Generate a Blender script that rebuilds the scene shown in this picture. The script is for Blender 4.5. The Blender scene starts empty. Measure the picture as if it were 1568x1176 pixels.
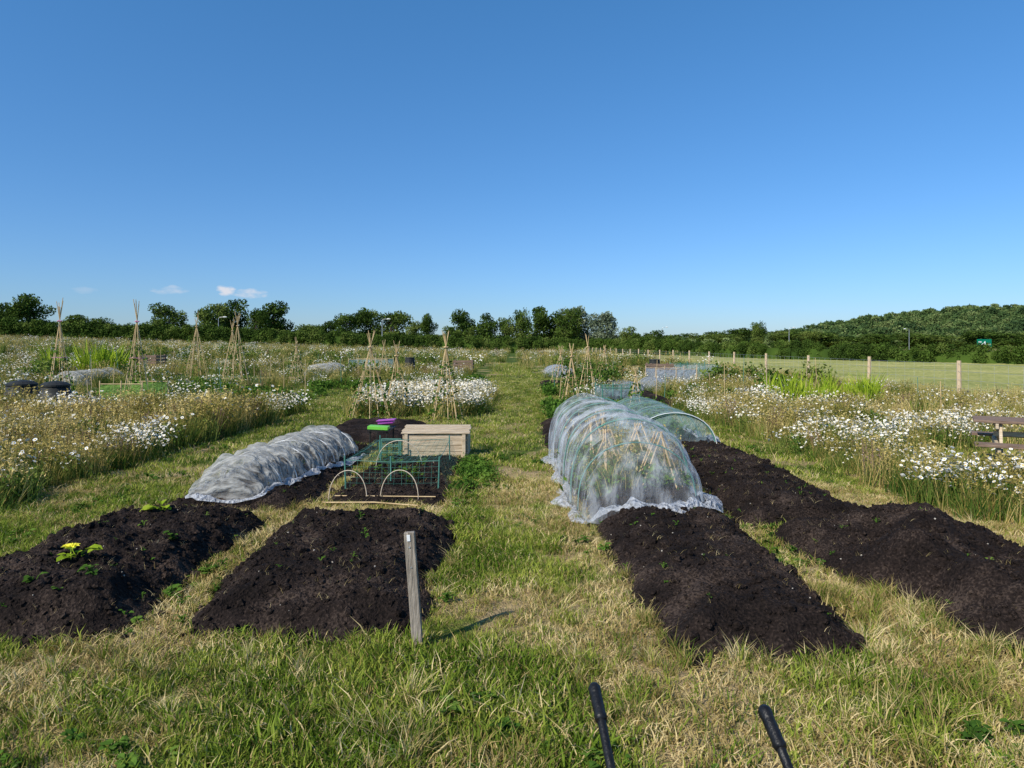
import bpy, math, random
import numpy as np
from mathutils import Vector, Matrix
R=np.random.default_rng(7); random.seed(7)
S=bpy.context.scene
# ---------------------------------------------------------------- noise
TAB=np.random.default_rng(3).random((256,256))
def vn(x,y):
    x=np.asarray(x,float);y=np.asarray(y,float)
    xi=np.floor(x).astype(int);yi=np.floor(y).astype(int);fx=x-xi;fy=y-yi
    fx=fx*fx*(3-2*fx);fy=fy*fy*(3-2*fy)
    a=TAB[xi%256,yi%256];b=TAB[(xi+1)%256,yi%256];c=TAB[xi%256,(yi+1)%256];d=TAB[(xi+1)%256,(yi+1)%256]
    return (a*(1-fx)+b*fx)*(1-fy)+(c*(1-fx)+d*fx)*fy
def fbm(x,y,o=3):
    s=0;a=.5;t=0
    for i in range(o):
        s=s+a*vn(x*2**i+17.3*i,y*2**i+9.1*i);t+=a;a*=.5
    return s/t
def sm(a,b,x):
    t=np.clip((np.asarray(x,float)-a)/(b-a),0,1);return t*t*(3-2*t)
def H(x,y):
    x=np.asarray(x,float);y=np.asarray(y,float)
    return 0.028*np.maximum(0,-x-5)*sm(10,32,y)*np.clip((170-(-x))/50,0,1)
# ---------------------------------------------------------------- materials
def newmat(n):
    m=bpy.data.materials.new(n);m.use_nodes=True;nt=m.node_tree;nt.nodes.clear()
    o=nt.nodes.new('ShaderNodeOutputMaterial');return m,nt,o
def nnoise(nt,scale,detail=3,obj=False,stretch=None):
    if obj: g=nt.nodes.new('ShaderNodeTexCoord').outputs['Object']
    else: g=nt.nodes.new('ShaderNodeNewGeometry').outputs['Position']
    n=nt.nodes.new('ShaderNodeTexNoise');n.inputs['Scale'].default_value=scale;n.inputs['Detail'].default_value=detail
    if stretch:
        mp=nt.nodes.new('ShaderNodeMapping');mp.inputs['Scale'].default_value=stretch
        nt.links.new(g,mp.inputs['Vector']);g=mp.outputs[0]
    nt.links.new(g,n.inputs['Vector']);return n.outputs['Fac']
def ramp(nt,fac,stops):
    r=nt.nodes.new('ShaderNodeValToRGB');e=r.color_ramp.elements
    while len(e)<len(stops): e.new(.5)
    for i,(p,c) in enumerate(stops):
        e[i].position=p;e[i].color=(*c,1)
    nt.links.new(fac,r.inputs[0]);return r.outputs[0]
def math_(nt,op,a,b=None,clamp=False):
    n=nt.nodes.new('ShaderNodeMath');n.operation=op;n.use_clamp=clamp
    for i,v in enumerate((a,b)):
        if v is None: continue
        if isinstance(v,(int,float)): n.inputs[i].default_value=v
        else: nt.links.new(v,n.inputs[i])
    return n.outputs[0]
def pbr(name,c1,c2,scale=8,rough=.7,bump=0,bscale=None,obj=True,stretch=None,metal=0,spec=.3,detail=4):
    m,nt,o=newmat(name);p=nt.nodes.new('ShaderNodeBsdfPrincipled')
    f=nnoise(nt,scale,detail,obj,stretch)
    nt.links.new(ramp(nt,f,[(.3,c1),(.7,c2)]),p.inputs['Base Color'])
    p.inputs['Roughness'].default_value=rough;p.inputs['Metallic'].default_value=metal
    p.inputs['Specular IOR Level'].default_value=spec
    if bump:
        b=nt.nodes.new('ShaderNodeBump');b.inputs['Strength'].default_value=bump;b.inputs['Distance'].default_value=.02
        nt.links.new(nnoise(nt,bscale or scale*3,4,obj,stretch),b.inputs['Height']);nt.links.new(b.outputs[0],p.inputs['Normal'])
    nt.links.new(p.outputs[0],o.inputs[0]);return m
def leaf(name,cols,scale=1.5,rnd=.5,tr=.25):
    m,nt,o=newmat(name)
    f=nnoise(nt,scale,2)
    oi=nt.nodes.new('ShaderNodeObjectInfo').outputs['Random']
    r=math_(nt,'MULTIPLY',math_(nt,'SUBTRACT',oi,.5),rnd)
    f2=math_(nt,'ADD',math_(nt,'MULTIPLY',math_(nt,'SUBTRACT',f,.5),2.2),math_(nt,'ADD',r,.5))
    c=ramp(nt,f2,[(i/(len(cols)-1),x) for i,x in enumerate(cols)])
    d=nt.nodes.new('ShaderNodeBsdfDiffuse')
    nt.links.new(c,d.inputs[0])
    if tr:
        t=nt.nodes.new('ShaderNodeBsdfTranslucent');mx=nt.nodes.new('ShaderNodeMixShader');mx.inputs[0].default_value=tr
        nt.links.new(c,t.inputs[0])
        nt.links.new(d.outputs[0],mx.inputs[1]);nt.links.new(t.outputs[0],mx.inputs[2]);nt.links.new(mx.outputs[0],o.inputs[0])
    else: nt.links.new(d.outputs[0],o.inputs[0])
    return m
def netmat(name,col,lo,hi,stretch,scale=6,p0=.35,p1=.65):
    m,nt,o=newmat(name);f=nnoise(nt,scale,4,False,stretch)
    mr=nt.nodes.new('ShaderNodeMapRange');mr.inputs[1].default_value=p0;mr.inputs[2].default_value=p1
    mr.inputs[3].default_value=lo;mr.inputs[4].default_value=hi;nt.links.new(f,mr.inputs[0])
    d=nt.nodes.new('ShaderNodeBsdfDiffuse');d.inputs[0].default_value=(*col,1)
    t=nt.nodes.new('ShaderNodeBsdfTranslucent');t.inputs[0].default_value=(*col,1)
    mx=nt.nodes.new('ShaderNodeMixShader');mx.inputs[0].default_value=.3
    b=nt.nodes.new('ShaderNodeBump');b.inputs['Strength'].default_value=1;b.inputs['Distance'].default_value=.09
    nt.links.new(f,b.inputs['Height']);nt.links.new(b.outputs[0],d.inputs['Normal'])
    nt.links.new(d.outputs[0],mx.inputs[1]);nt.links.new(t.outputs[0],mx.inputs[2])
    tp=nt.nodes.new('ShaderNodeBsdfTransparent');m2=nt.nodes.new('ShaderNodeMixShader')
    nt.links.new(mr.outputs[0],m2.inputs[0]);nt.links.new(tp.outputs[0],m2.inputs[1]);nt.links.new(mx.outputs[0],m2.inputs[2])
    nt.links.new(m2.outputs[0],o.inputs[0]);return m
# ---------------------------------------------------------------- mesh builder
class MB:
    def __init__(s): s.v=[];s.f=[];s.m=[]
    def add(s,V,F,mat=0):
        n=len(s.v);s.v.extend([tuple(map(float,p)) for p in V]);s.f.extend([tuple(int(i)+n for i in f) for f in F]);s.m.extend([mat]*len(F))
    def tube(s,pts,rad,n=6,mat=0,cap=True):
        pts=[Vector(p) for p in pts]
        if isinstance(rad,(int,float)): rad=[rad]*len(pts)
        V=[];F=[]
        up=Vector((0,0,1))
        for i,p in enumerate(pts):
            d=(pts[min(i+1,len(pts)-1)]-pts[max(i-1,0)]).normalized()
            a=d.cross(up)
            if a.length<1e-3: a=d.cross(Vector((0,1,0)))
            a.normalize();b=d.cross(a)
            for k in range(n):
                t=2*math.pi*k/n;V.append(p+(a*math.cos(t)+b*math.sin(t))*rad[i])
        for i in range(len(pts)-1):
            for k in range(n):
                F.append((i*n+k,i*n+(k+1)%n,(i+1)*n+(k+1)%n,(i+1)*n+k))
        if cap: F.append(tuple(range(n))[::-1]);F.append(tuple((len(pts)-1)*n+k for k in range(n)))
        s.add(V,F,mat)
    def box(s,c,size,rot=None,mat=0,bev=.004):
        hx,hy,hz=[q/2 for q in size];b=min(bev,hx*.4,hy*.4,hz*.4)
        V=[];idx={}
        for sx in(-1,1):
            for sy in(-1,1):
                for sz in(-1,1):
                    for ax in range(3):
                        p=[sx*(hx-b),sy*(hy-b),sz*(hz-b)];p[ax]+= (sx,sy,sz)[ax]*b
                        idx[(sx,sy,sz,ax)]=len(V);V.append(Vector(p))
        F=[]
        for ax in range(3):
            o=[a for a in range(3) if a!=ax]
            for sg in(-1,1):
                q=[]
                for (u,w) in((-1,-1),(1,-1),(1,1),(-1,1)):
                    k=[0,0,0];k[ax]=sg;k[o[0]]=u;k[o[1]]=w;q.append(idx[(*k,ax)])
                F.append(q if (sg>0)==(ax!=1) else q[::-1])
        for ax in range(3):
            o=[a for a in range(3) if a!=ax]
            for u in(-1,1):
                for w in(-1,1):
                    k=[0,0,0];k[o[0]]=u;k[o[1]]=w
                    a=list(k);a[ax]=-1;c2=list(k);c2[ax]=1
                    F.append([idx[(*a,o[0])],idx[(*c2,o[0])],idx[(*c2,o[1])],idx[(*a,o[1])]])
        for sx in(-1,1):
            for sy in(-1,1):
                for sz in(-1,1): F.append([idx[(sx,sy,sz,a)] for a in range(3)])
        if rot is not None: V=[rot@p for p in V]
        c=Vector(c);s.add([p+c for p in V],F,mat)
    def obj(s,name,mats,smooth=False,link=True,loc=(0,0,0)):
        me=bpy.data.meshes.new(name);me.from_pydata(s.v,[],s.f)
        for m in mats: me.materials.append(m)
        me.polygons.foreach_set('material_index',s.m)
        if smooth: me.polygons.foreach_set('use_smooth',[True]*len(s.f))
        me.update();o=bpy.data.objects.new(name,me);o.location=loc
        if link: S.collection.objects.link(o)
        return o
def rotm(ax,deg): return Matrix.Rotation(math.radians(deg),3,ax)
def group(name,kids,loc=(0,0,0),rz=0,scale=1):
    e=bpy.data.objects.new(name,None);e.empty_display_size=.1;S.collection.objects.link(e)
    e.location=loc;e.rotation_euler[2]=rz;e.scale=(scale,)*3
    for k in kids: k.parent=e
    return e
def gridmesh(name,X,Y,Z,mat,attr=None,smooth=True):
    ny,nx=X.shape;me=bpy.data.meshes.new(name)
    V=np.stack([X,Y,Z],-1).reshape(-1,3)
    i=np.arange(nx*ny).reshape(ny,nx);F=np.stack([i[:-1,:-1],i[:-1,1:],i[1:,1:],i[1:,:-1]],-1).reshape(-1,4)
    me.from_pydata(V.tolist(),[],F.tolist());me.materials.append(mat)
    if smooth: me.polygons.foreach_set('use_smooth',[True]*len(F))
    if attr is not None:
        a=me.attributes.new('dry','FLOAT','POINT');a.data.foreach_set('value',attr.reshape(-1).astype(np.float32))
    me.update();o=bpy.data.objects.new(name,me);S.collection.objects.link(o);return o
def coll(name,objs):
    c=bpy.data.collections.new(name)
    for o in objs: c.objects.link(o)
    return c
def scatter(name,P,scl,C,rot=None,tilt=.15):
    P=np.asarray(P,float);N=len(P)
    if N==0: return
    n=len(C.objects)
    if rot is None: rot=np.stack([R.normal(0,tilt,N),R.normal(0,tilt,N),R.uniform(0,6.28,N)],-1)
    me=bpy.data.meshes.new(name);me.vertices.add(N);me.vertices.foreach_set('co',P.astype(np.float32).reshape(-1))
    a=me.attributes.new('rot','FLOAT_VECTOR','POINT');a.data.foreach_set('vector',rot.astype(np.float32).reshape(-1))
    a=me.attributes.new('scl','FLOAT','POINT');a.data.foreach_set('value',np.asarray(scl,np.float32)*np.ones(N,np.float32))
    a=me.attributes.new('idx','INT','POINT');a.data.foreach_set('value',R.integers(0,n,N).astype(np.int32))
    o=bpy.data.objects.new(name,me);S.collection.objects.link(o)
    g=bpy.data.node_groups.new(name,'GeometryNodeTree')
    g.interface.new_socket('Geometry',in_out='INPUT',socket_type='NodeSocketGeometry')
    g.interface.new_socket('Geometry',in_out='OUTPUT',socket_type='NodeSocketGeometry')
    gi=g.nodes.new('NodeGroupInput');go=g.nodes.new('NodeGroupOutput')
    ip=g.nodes.new('GeometryNodeInstanceOnPoints');ci=g.nodes.new('GeometryNodeCollectionInfo')
    ci.inputs['Collection'].default_value=C;ci.inputs['Separate Children'].default_value=True;ci.inputs['Reset Children'].default_value=True
    ip.inputs['Pick Instance'].default_value=True
    def at(nm,t):
        x=g.nodes.new('GeometryNodeInputNamedAttribute');x.data_type=t;x.inputs['Name'].default_value=nm
        return [q for q in x.outputs if q.enabled and q.name=='Attribute'][0]
    L=g.links.new
    L(gi.outputs[0],ip.inputs['Points']);L(ci.outputs[0],ip.inputs['Instance'])
    L(at('idx','INT'),ip.inputs['Instance Index']);L(at('rot','FLOAT_VECTOR'),ip.inputs['Rotation']);L(at('scl','FLOAT'),ip.inputs['Scale'])
    L(ip.outputs[0],go.inputs[0])
    md=o.modifiers.new('scatter','NODES');md.node_group=g
    return o
def cards(C,size,squash=1.0,up=0):
    N=len(C);n=R.normal(size=(N,3));n[:,2]+=up;n/=np.linalg.norm(n,axis=1)[:,None]
    a=np.cross(n,R.normal(size=(N,3)));a/=np.linalg.norm(a,axis=1)[:,None];b=np.cross(n,a)
    s=(size*R.uniform(.6,1.3,N))[:,None]
    V=np.stack([C-a*s,C-b*s*.55*squash,C+a*s,C+b*s*.55*squash],1).reshape(-1,3)
    F=np.arange(4*N).reshape(-1,4);return V,F
# ---------------------------------------------------------------- material library
M_grassG=leaf('green_grass',[(.085,.145,.014),(.19,.26,.034),(.36,.39,.07)],1.6,.9)
M_straw=leaf('straw_grass',[(.28,.21,.07),(.56,.43,.18),(.80,.64,.34)],2,1.0)
M_gold=leaf('golden_grass',[(.19,.18,.04),(.42,.33,.10),(.70,.54,.22)],.9,.9)
M_gweed=leaf('meadow_green',[(.04,.085,.013),(.10,.165,.03),(.23,.27,.06)],1.2,.8)
M_weed=leaf('weed_leaf',[(.04,.09,.015),(.085,.17,.025),(.16,.25,.04)],3,.5)
M_lime=leaf('lime_leaf',[(.18,.29,.02),(.30,.40,.03),(.44,.50,.06)],3,.5)
M_white=pbr('daisy_petal',(.75,.74,.70),(.85,.84,.80),20)
M_yel=pbr('daisy_centre',(.75,.45,.02),(.85,.6,.04),20)
M_purp=leaf('thistle_brown',[(.16,.08,.06),(.26,.16,.12),(.36,.25,.2)],3,.5)
M_tree=leaf('tree_leaf',[(.030,.058,.012),(.075,.12,.022),(.17,.21,.05)],.3,.5,.15)
M_tree2=leaf('hill_tree_leaf',[(.045,.08,.030),(.085,.135,.042),(.17,.215,.075)],.05,1.1,.0)  # distance haze put into the leaf colour: slightly lighter and bluer
M_tree3=leaf('willow_leaf',[(.10,.14,.08),(.16,.20,.12),(.26,.29,.19)],.3,.4,.15)
M_hedge=leaf('hedge_leaf',[(.035,.062,.013),(.07,.115,.02),(.15,.19,.045)],.3,.6,.0)
M_bark=pbr('bark',(.06,.045,.03),(.14,.11,.08),6,.9,.5)
M_cane=pbr('bamboo',(.48,.32,.15),(.70,.52,.28),5,.6,spec=.3)
M_wood=pbr('weathered_wood',(.16,.13,.10),(.42,.36,.29),7,.8,.5,20,stretch=(12,12,1))
M_pine=pbr('sawn_pine',(.38,.28,.17),(.66,.53,.37),5,.75,.3,18,stretch=(1,10,10))
M_post=pbr('fence_post_wood',(.50,.36,.22),(.66,.50,.33),4,.8,.3,stretch=(8,8,1))
M_table=pbr('brown_timber',(.12,.075,.05),(.28,.19,.135),5,.75,.3,stretch=(1,9,9))
M_green=pbr('green_plastic',(.03,.20,.10),(.05,.28,.15),6,.5)
M_teal=pbr('teal_coated_cane',(.05,.17,.13),(.10,.26,.20),6,.5)
M_purple=pbr('purple_plastic',(.35,.06,.35),(.45,.1,.42),6,.4)
M_pink=pbr('pink_tie',(.7,.25,.4),(.8,.35,.5),6,.5)
M_lgreen=pbr('lime_plastic',(.15,.5,.05),(.2,.6,.08),6,.4)
M_black=pbr('black_rubber',(.006,.006,.007),(.014,.014,.015),30,.42,.2,120)
M_dark=pbr('dark_plastic',(.012,.014,.012),(.03,.03,.028),8,.6)
M_blue=pbr('blue_plastic',(.08,.22,.52),(.10,.27,.60),5,.4)
M_steel=pbr('galvanised_steel',(.4,.41,.42),(.55,.56,.57),10,.45,metal=.6)
M_whitep=pbr('white_plastic',(.7,.7,.7),(.82,.82,.8),10,.5)
M_brick=pbr('brick',(.25,.11,.07),(.36,.17,.11),3,.85)
M_roof=pbr('roof_tile',(.20,.12,.09),(.27,.17,.13),2,.8)
M_glass=pbr('window_glass',(.03,.04,.05),(.05,.06,.07),2,.1)
M_sign=pbr('sign_green',(.0,.16,.09),(.0,.2,.11),2,.5)
m,nt,o=newmat('compost_soil');p=nt.nodes.new('ShaderNodeBsdfPrincipled')
f=nnoise(nt,3,6);f2=nnoise(nt,60,5)
fm=math_(nt,'ADD',math_(nt,'MULTIPLY',f,.5),math_(nt,'MULTIPLY',f2,.5))
nt.links.new(ramp(nt,fm,[(.38,(.008,.0058,.005)),(.52,(.024,.0165,.0135)),(.64,(.080,.056,.043))]),p.inputs['Base Color'])
p.inputs['Roughness'].default_value=.95;p.inputs['Specular IOR Level'].default_value=.1
b=nt.nodes.new('ShaderNodeBump');b.inputs['Strength'].default_value=1;b.inputs['Distance'].default_value=.025
nt.links.new(f2,b.inputs['Height']);nt.links.new(b.outputs[0],p.inputs['Normal']);nt.links.new(p.outputs[0],o.inputs[0]);M_soil=m
m,nt,o=newmat('meadow_ground');p=nt.nodes.new('ShaderNodeBsdfPrincipled')
at=nt.nodes.new('ShaderNodeAttribute');at.attribute_name='dry'
f=nnoise(nt,14,5);f2=nnoise(nt,90,4);f3=nnoise(nt,.25,4)
d=math_(nt,'ADD',at.outputs['Fac'],math_(nt,'MULTIPLY',math_(nt,'SUBTRACT',f,.5),.9))
d=math_(nt,'ADD',d,math_(nt,'MULTIPLY',math_(nt,'SUBTRACT',f3,.5),.35))
c1=ramp(nt,d,[(.1,(.08,.12,.02)),(.38,(.20,.225,.05)),(.57,(.40,.31,.13)),(.9,(.56,.42,.23))])
c2=ramp(nt,f2,[(.32,(.3,.25,.2)),(.5,(1,1,1)),(.72,(1.4,1.35,1.25))])
mx=nt.nodes.new('ShaderNodeMix');mx.data_type='RGBA';mx.blend_type='MULTIPLY';mx.inputs[0].default_value=.9
nt.links.new(c1,mx.inputs[6]);nt.links.new(c2,mx.inputs[7]);nt.links.new(mx.outputs[2],p.inputs['Base Color'])
p.inputs['Roughness'].default_value=.95;p.inputs['Specular IOR Level'].default_value=.1
b=nt.nodes.new('ShaderNodeBump');b.inputs['Strength'].default_value=1;b.inputs['Distance'].default_value=.04
nt.links.new(f2,b.inputs['Height']);nt.links.new(b.outputs[0],p.inputs['Normal']);nt.links.new(p.outputs[0],o.inputs[0]);M_ground=m
# ---------------------------------------------------------------- beds
BEDS=[(3.92,6.35,-1.95,-2.03,-.56,-.46,.20,.45),(3.8,6.45,-3.85,-3.5,-2.22,-2.32,.21,.55),(6.85,11.0,-3.5,-3.5,-2.12,-2.08,.12,.3),
(7.15,9.95,-1.92,-1.9,-.70,-.72,.08,.3),(11.4,14.4,-3.5,-3.5,-1.7,-1.7,.14,.3),(3.62,10.6,.86,.64,1.94,2.0,.19,.4),
(10.9,14.6,.55,.6,1.85,1.85,.15,.3),(6.2,11.0,2.12,2.12,3.42,3.38,.18,.6),(11.2,14.4,2.1,2.1,3.3,3.3,.14,.3),(2.8,6.05,2.85,2.2,4.4,3.7,.26,1.5),
(18.5,23,2.6,2.6,4.6,4.6,.14,.3),(26,30,1.2,1.2,3.2,3.2,.14,.3),(18,22,-8.2,-8.2,-6.6,-6.6,.14,.3)]
def bed_e(b,x,y):
    t=np.clip((y-b[0])/(b[1]-b[0]),-.2,1.2)
    xl=b[2]+(b[3]-b[2])*t;xr=b[4]+(b[5]-b[4])*t
    ex=np.minimum(x-xl,xr-x);ey=np.minimum(y-b[0],b[1]-y);r=.20
    ax=np.maximum(r-ex,0);ay=np.maximum(r-ey,0)
    e=np.where((ax>0)&(ay>0),r-np.sqrt(ax*ax+ay*ay),np.minimum(ex,ey))
    return e+.24*(fbm(x*2.1+b[0],y*2.1+b[2],4)-.5)
def inbed(x,y,mg=0):
    r=np.zeros(len(x),bool)
    for b in BEDS: r|=bed_e(b,x,y)>mg
    return r
def bed_z(b,x,y):
    e=bed_e(b,x,y);h=b[6]*sm(-.06,.32,e)**.85
    h=h*(1+b[7]*1.0*(fbm(x*1.9+5,y*1.9,2)-.5))+ sm(-.02,.10,e)*(.08*(fbm(x*6,y*6,3)-.5)+.05*(fbm(x*22,y*22,3)-.5))
    return h-.08*(1-sm(-.12,.02,e))+.01
def bedheight(x,y):
    z=np.zeros(len(x))
    for b in BEDS: z=np.maximum(z,bed_z(b,x,y))
    return z
for b in BEDS:
    res=.016 if b[1]<8 else .035
    x=np.arange(min(b[2],b[3])-.25,max(b[4],b[5])+.25,res);y=np.arange(b[0]-.25,b[1]+.25,res)
    X,Y=np.meshgrid(x,y);gridmesh('soil_bed',X,Y,bed_z(b,X,Y)+H(X,Y),M_soil)
# ---------------------------------------------------------------- ground
def dry(x,y):
    d=(fbm(x*1.1+3,y*.9+8,4)-.5)*2.5+.49
    d+=.35*sm(.5,.1,np.abs(x+2.1))*sm(3.3,4.2,y)*sm(7.5,6.5,y)
    d+=.10*sm(4.8,3.9,y)+.3*sm(.55,.1,np.abs(x-2.15))*sm(3,3.6,y)*sm(5.6,4.9,y)
    d-=.32*sm(-3.6,-4.3,x)*sm(5,6,y)
    d-=.25*sm(-.6,-1.6,x)*sm(3.1,2.6,y)
    d-=.14*sm(9,14,y)*sm(2,1,np.abs(x))+.25*sm(22,28,y)*sm(3,1.5,np.abs(x))
    d-=.28*sm(.3,.1,np.abs(x+.42))*sm(3.8,4.2,y)*sm(10.5,9,y)
    return d
def axis(segs):
    return np.concatenate([np.arange(a,b,s) for a,b,s in segs])
gx=np.concatenate([-np.geomspace(30,2500,40)[::-1],axis([(-29,-7,.5),(-7,7,.06),(7,29,.5)]),np.geomspace(30,2500,40)])
gy=np.concatenate([-np.geomspace(3,400,12)[::-1],axis([(-2,2,.4),(2,9,.06),(9,17,.14),(17,60,.6)]),np.geomspace(61,3500,60)])
X,Y=np.meshgrid(gx,gy)
near=sm(30,15,Y)*sm(14,8,np.abs(X))
Z=H(X,Y)+near*(.05*(fbm(X*2,Y*2,3)-.5)-.008)
gridmesh('ground',X,Y,Z,M_ground,dry(X,Y))
m,nt,o=newmat('crop_field');p=nt.nodes.new('ShaderNodeBsdfPrincipled')
f=nnoise(nt,.25,4);f2=nnoise(nt,6,4)
f=math_(nt,'ADD',math_(nt,'MULTIPLY',f,.6),math_(nt,'MULTIPLY',f2,.4))
nt.links.new(ramp(nt,f,[(.35,(.19,.21,.06)),(.55,(.33,.32,.11)),(.7,(.50,.42,.18))]),p.inputs['Base Color']);p.inputs['Roughness'].default_value=.95
p.inputs['Specular IOR Level'].default_value=.1
nt.links.new(p.outputs[0],o.inputs[0]);M_field=m
x=np.linspace(13.8,60,90);y=np.concatenate([np.arange(10,70,.11),np.arange(70,135,.5)])
X,Y=np.meshgrid(x,y);hedgeX=np.interp(Y,[10,51,70,103,135],[60,39,28.5,22,14.5])
X=13.8+(X-13.8)/46.2*(hedgeX-13.8+.3)
rr=np.sin((Y+.22*X)*2*math.pi/.75)*.5+.5
Zf=.05+.09*rr*(.6+.8*fbm(X*1.5,Y*3,2))+.1*fbm(X*.2,Y*.2,2)
gridmesh('crop_field',X,Y,Zf,M_field)
# ---------------------------------------------------------------- plants: variant meshes
def blades(mb,n,rad,h,w,lean,mat=0,hv=.4):
    for i in range(n):
        a=random.uniform(0,6.28);r=rad*math.sqrt(random.random());x=r*math.cos(a);y=r*math.sin(a)
        hh=h*random.uniform(1-hv,1+hv*.6);d=random.uniform(0,6.28);l=hh*lean*random.uniform(.2,1.3)
        dx,dy=math.cos(d)*l,math.sin(d)*l;t=random.uniform(0,3.14);wx,wy=math.cos(t)*w/2,math.sin(t)*w/2
        mb.add([(x-wx,y-wy,-.01),(x+wx,y+wy,-.01),(x+dx*.4+wx*.8,y+dy*.4+wy*.8,hh*.6),(x+dx*.4-wx*.8,y+dy*.4-wy*.8,hh*.6),(x+dx,y+dy,hh)],[(0,1,2,3),(3,2,4)],mat)
def variants(name,k,fn,mats):
    out=[]
    for i in range(k):
        mb=MB();fn(mb);out.append(mb.obj(name,mats,link=False))
    return coll(name+'_set',out)
C_tg=variants('grass_tuft',6,lambda mb:(blades(mb,18,.06,.045,.006,1.1),blades(mb,5,.06,.045,.005,1.4,1)),[M_grassG,M_straw])
C_ts=variants('straw_tuft',6,lambda mb:(blades(mb,16,.08,.035,.005,2.0),blades(mb,6,.08,.035,.005,1.3,1)),[M_straw,M_grassG])
C_tl=variants('long_grass_tuft',5,lambda mb:(blades(mb,20,.045,.13,.005,.9),blades(mb,22,.05,.15,.005,1.1,1)),[M_grassG,M_straw])
def g2(mb): blades(mb,50,.24,.06,.011,1.1,0); blades(mb,18,.24,.06,.010,1.4,1)
C_mid=variants('turf_patch',6,g2,[M_grassG,M_straw])
def seedgrass(mb,mat=0,green=.5):
    blades(mb,int(50*(1-green*.5)),.22,.40,.008,.5,mat);blades(mb,int(60*green),.22,.3,.011,.5,1)
    for i in range(20):
        a=random.uniform(0,6.28);r=.22*math.sqrt(random.random());x,y=r*math.cos(a),r*math.sin(a);h=random.uniform(.35,.62)
        lx,ly=random.uniform(-.12,.12),random.uniform(-.12,.12);w=.004
        mb.add([(x-w/2,y,0),(x+w/2,y,0),(x+lx,y+ly,h)],[(0,1,2)],mat)
        V,F=cards(np.array([[x+lx*k,y+ly*k,h*k] for k in(.86,.92,.98)]),.022,.8);mb.add(V,F,mat)
C_gold=variants('meadow_grass_clump',6,lambda mb:seedgrass(mb,0,.5),[M_gold,M_gweed])
C_gg=variants('green_meadow_clump',6,lambda mb:(seedgrass(mb,0,1.3),blades(mb,30,.2,.35,.009,.5,1)),[M_gold,M_gweed])
def weedc(mb,h=.4,rad=.2,n=130,s=.035,mat=0):
    for i in range(10):
        a=random.uniform(0,6.28);r=rad*.8*math.sqrt(random.random());x,y=r*math.cos(a),r*math.sin(a)
        mb.tube([(x,y,0),(x*1.2,y*1.2,h*random.uniform(.6,1))],.003,3,mat,False)
    P=R.normal(size=(n,3))*np.array([rad*.5,rad*.5,0]);P[:,2]=R.uniform(.02,h,n)*(1-.3*R.random(n))
    V,F=cards(P,s,1,.8);mb.add(V,F,mat)
C_weed=variants('weed_clump',5,lambda mb:weedc(mb,.42,.2,150,.028),[M_gweed])
C_brown=variants('dock_clump',4,lambda mb:(weedc(mb,.6,.15,160,.014),blades(mb,25,.15,.35,.007,.4,1)),[M_purp,M_gold])
def daisy(mb,n=34,rad=.28,h=.42,fs=.022):
    blades(mb,45,rad,h*.8,.008,.4,0);V,F=cards(np.stack([R.normal(0,rad*.5,60),R.normal(0,rad*.5,60),R.uniform(.05,h*.85,60)],-1),.022);mb.add(V,F,0)
    blades(mb,14,rad,h,.007,.4,3)
    for i in range(n):
        a=random.uniform(0,6.28);r=rad*math.sqrt(random.random());x,y=r*math.cos(a),r*math.sin(a);hh=h*random.uniform(.6,1.2)
        mb.add([(x*.8-.002,y*.8,0),(x*.8+.002,y*.8,0),(x,y,hh)],[(0,1,2)],0)
        nrm=Vector((random.gauss(-.25,.5),random.gauss(-.3,.5),1)).normalized();u=nrm.cross(Vector((1,0,0))).normalized();v=nrm.cross(u);c=Vector((x,y,hh))
        f=fs*random.uniform(.7,1.2);P=[c-nrm*.003]+[c+(u*math.cos(k*math.pi/4)+v*math.sin(k*math.pi/4))*f*(1 if k%2 else .86) for k in range(8)]
        mb.add(P,[(0,k+1,(k+1)%8+1) for k in range(8)],1)
        P=[c+nrm*.006]+[c+nrm*.001+(u*math.cos(k*1.2566)+v*math.sin(k*1.2566))*f*.4 for k in range(5)]
        mb.add(P,[(0,k+1,(k+1)%5+1) for k in range(5)],2)
DM=[M_gweed,M_white,M_yel,M_gold]
C_daisy=variants('oxeye_daisy_clump',6,lambda mb:daisy(mb,11),DM)
C_daisyd=variants('dense_daisy_clump',5,lambda mb:daisy(mb,38,.3,.43,.023),DM)
def broad(mb,n=12,s=.09,h=.12,mat=0):
    for i in range(n):
        a=random.uniform(0,6.28);el=random.uniform(.1,.9);L=s*random.uniform(.7,1.3);d=Vector((math.cos(a),math.sin(a),0));w=Vector((-d.y,d.x,0))*L*.42
        st=d*random.uniform(.2,.8)*s;st.z=h*random.uniform(.2,1);up=Vector((0,0,L*el*.4))
        mb.tube([(0,0,0),tuple(st)],.003,3,mat,False)
        P=[st,st+d*L*.35+w+up*1.0,st+d*L*.8+w*.75+up*.7,st+d*L*1.05+up*.1,st+d*L*.8-w*.75+up*.7,st+d*L*.35-w+up*1.0,st+d*L*.5+up*.5]
        mb.add(P,[(0,1,6),(1,2,6),(2,3,6),(3,4,6),(4,5,6),(5,0,6)],mat)
C_broad=variants('broadleaf_weed',6,lambda mb:broad(mb,16,.024,.045),[M_weed])
C_squash=variants('bean_seedling',4,lambda mb:broad(mb,9,.05,.06),[M_weed])
C_seed=variants('seedling',4,lambda mb:broad(mb,4,.022,.03),[M_weed])
C_corn=variants('sweetcorn_plant',5,lambda mb:(blades(mb,16,.1,.95,.05,.35),blades(mb,12,.1,.6,.05,.6)),[M_lime])
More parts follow.
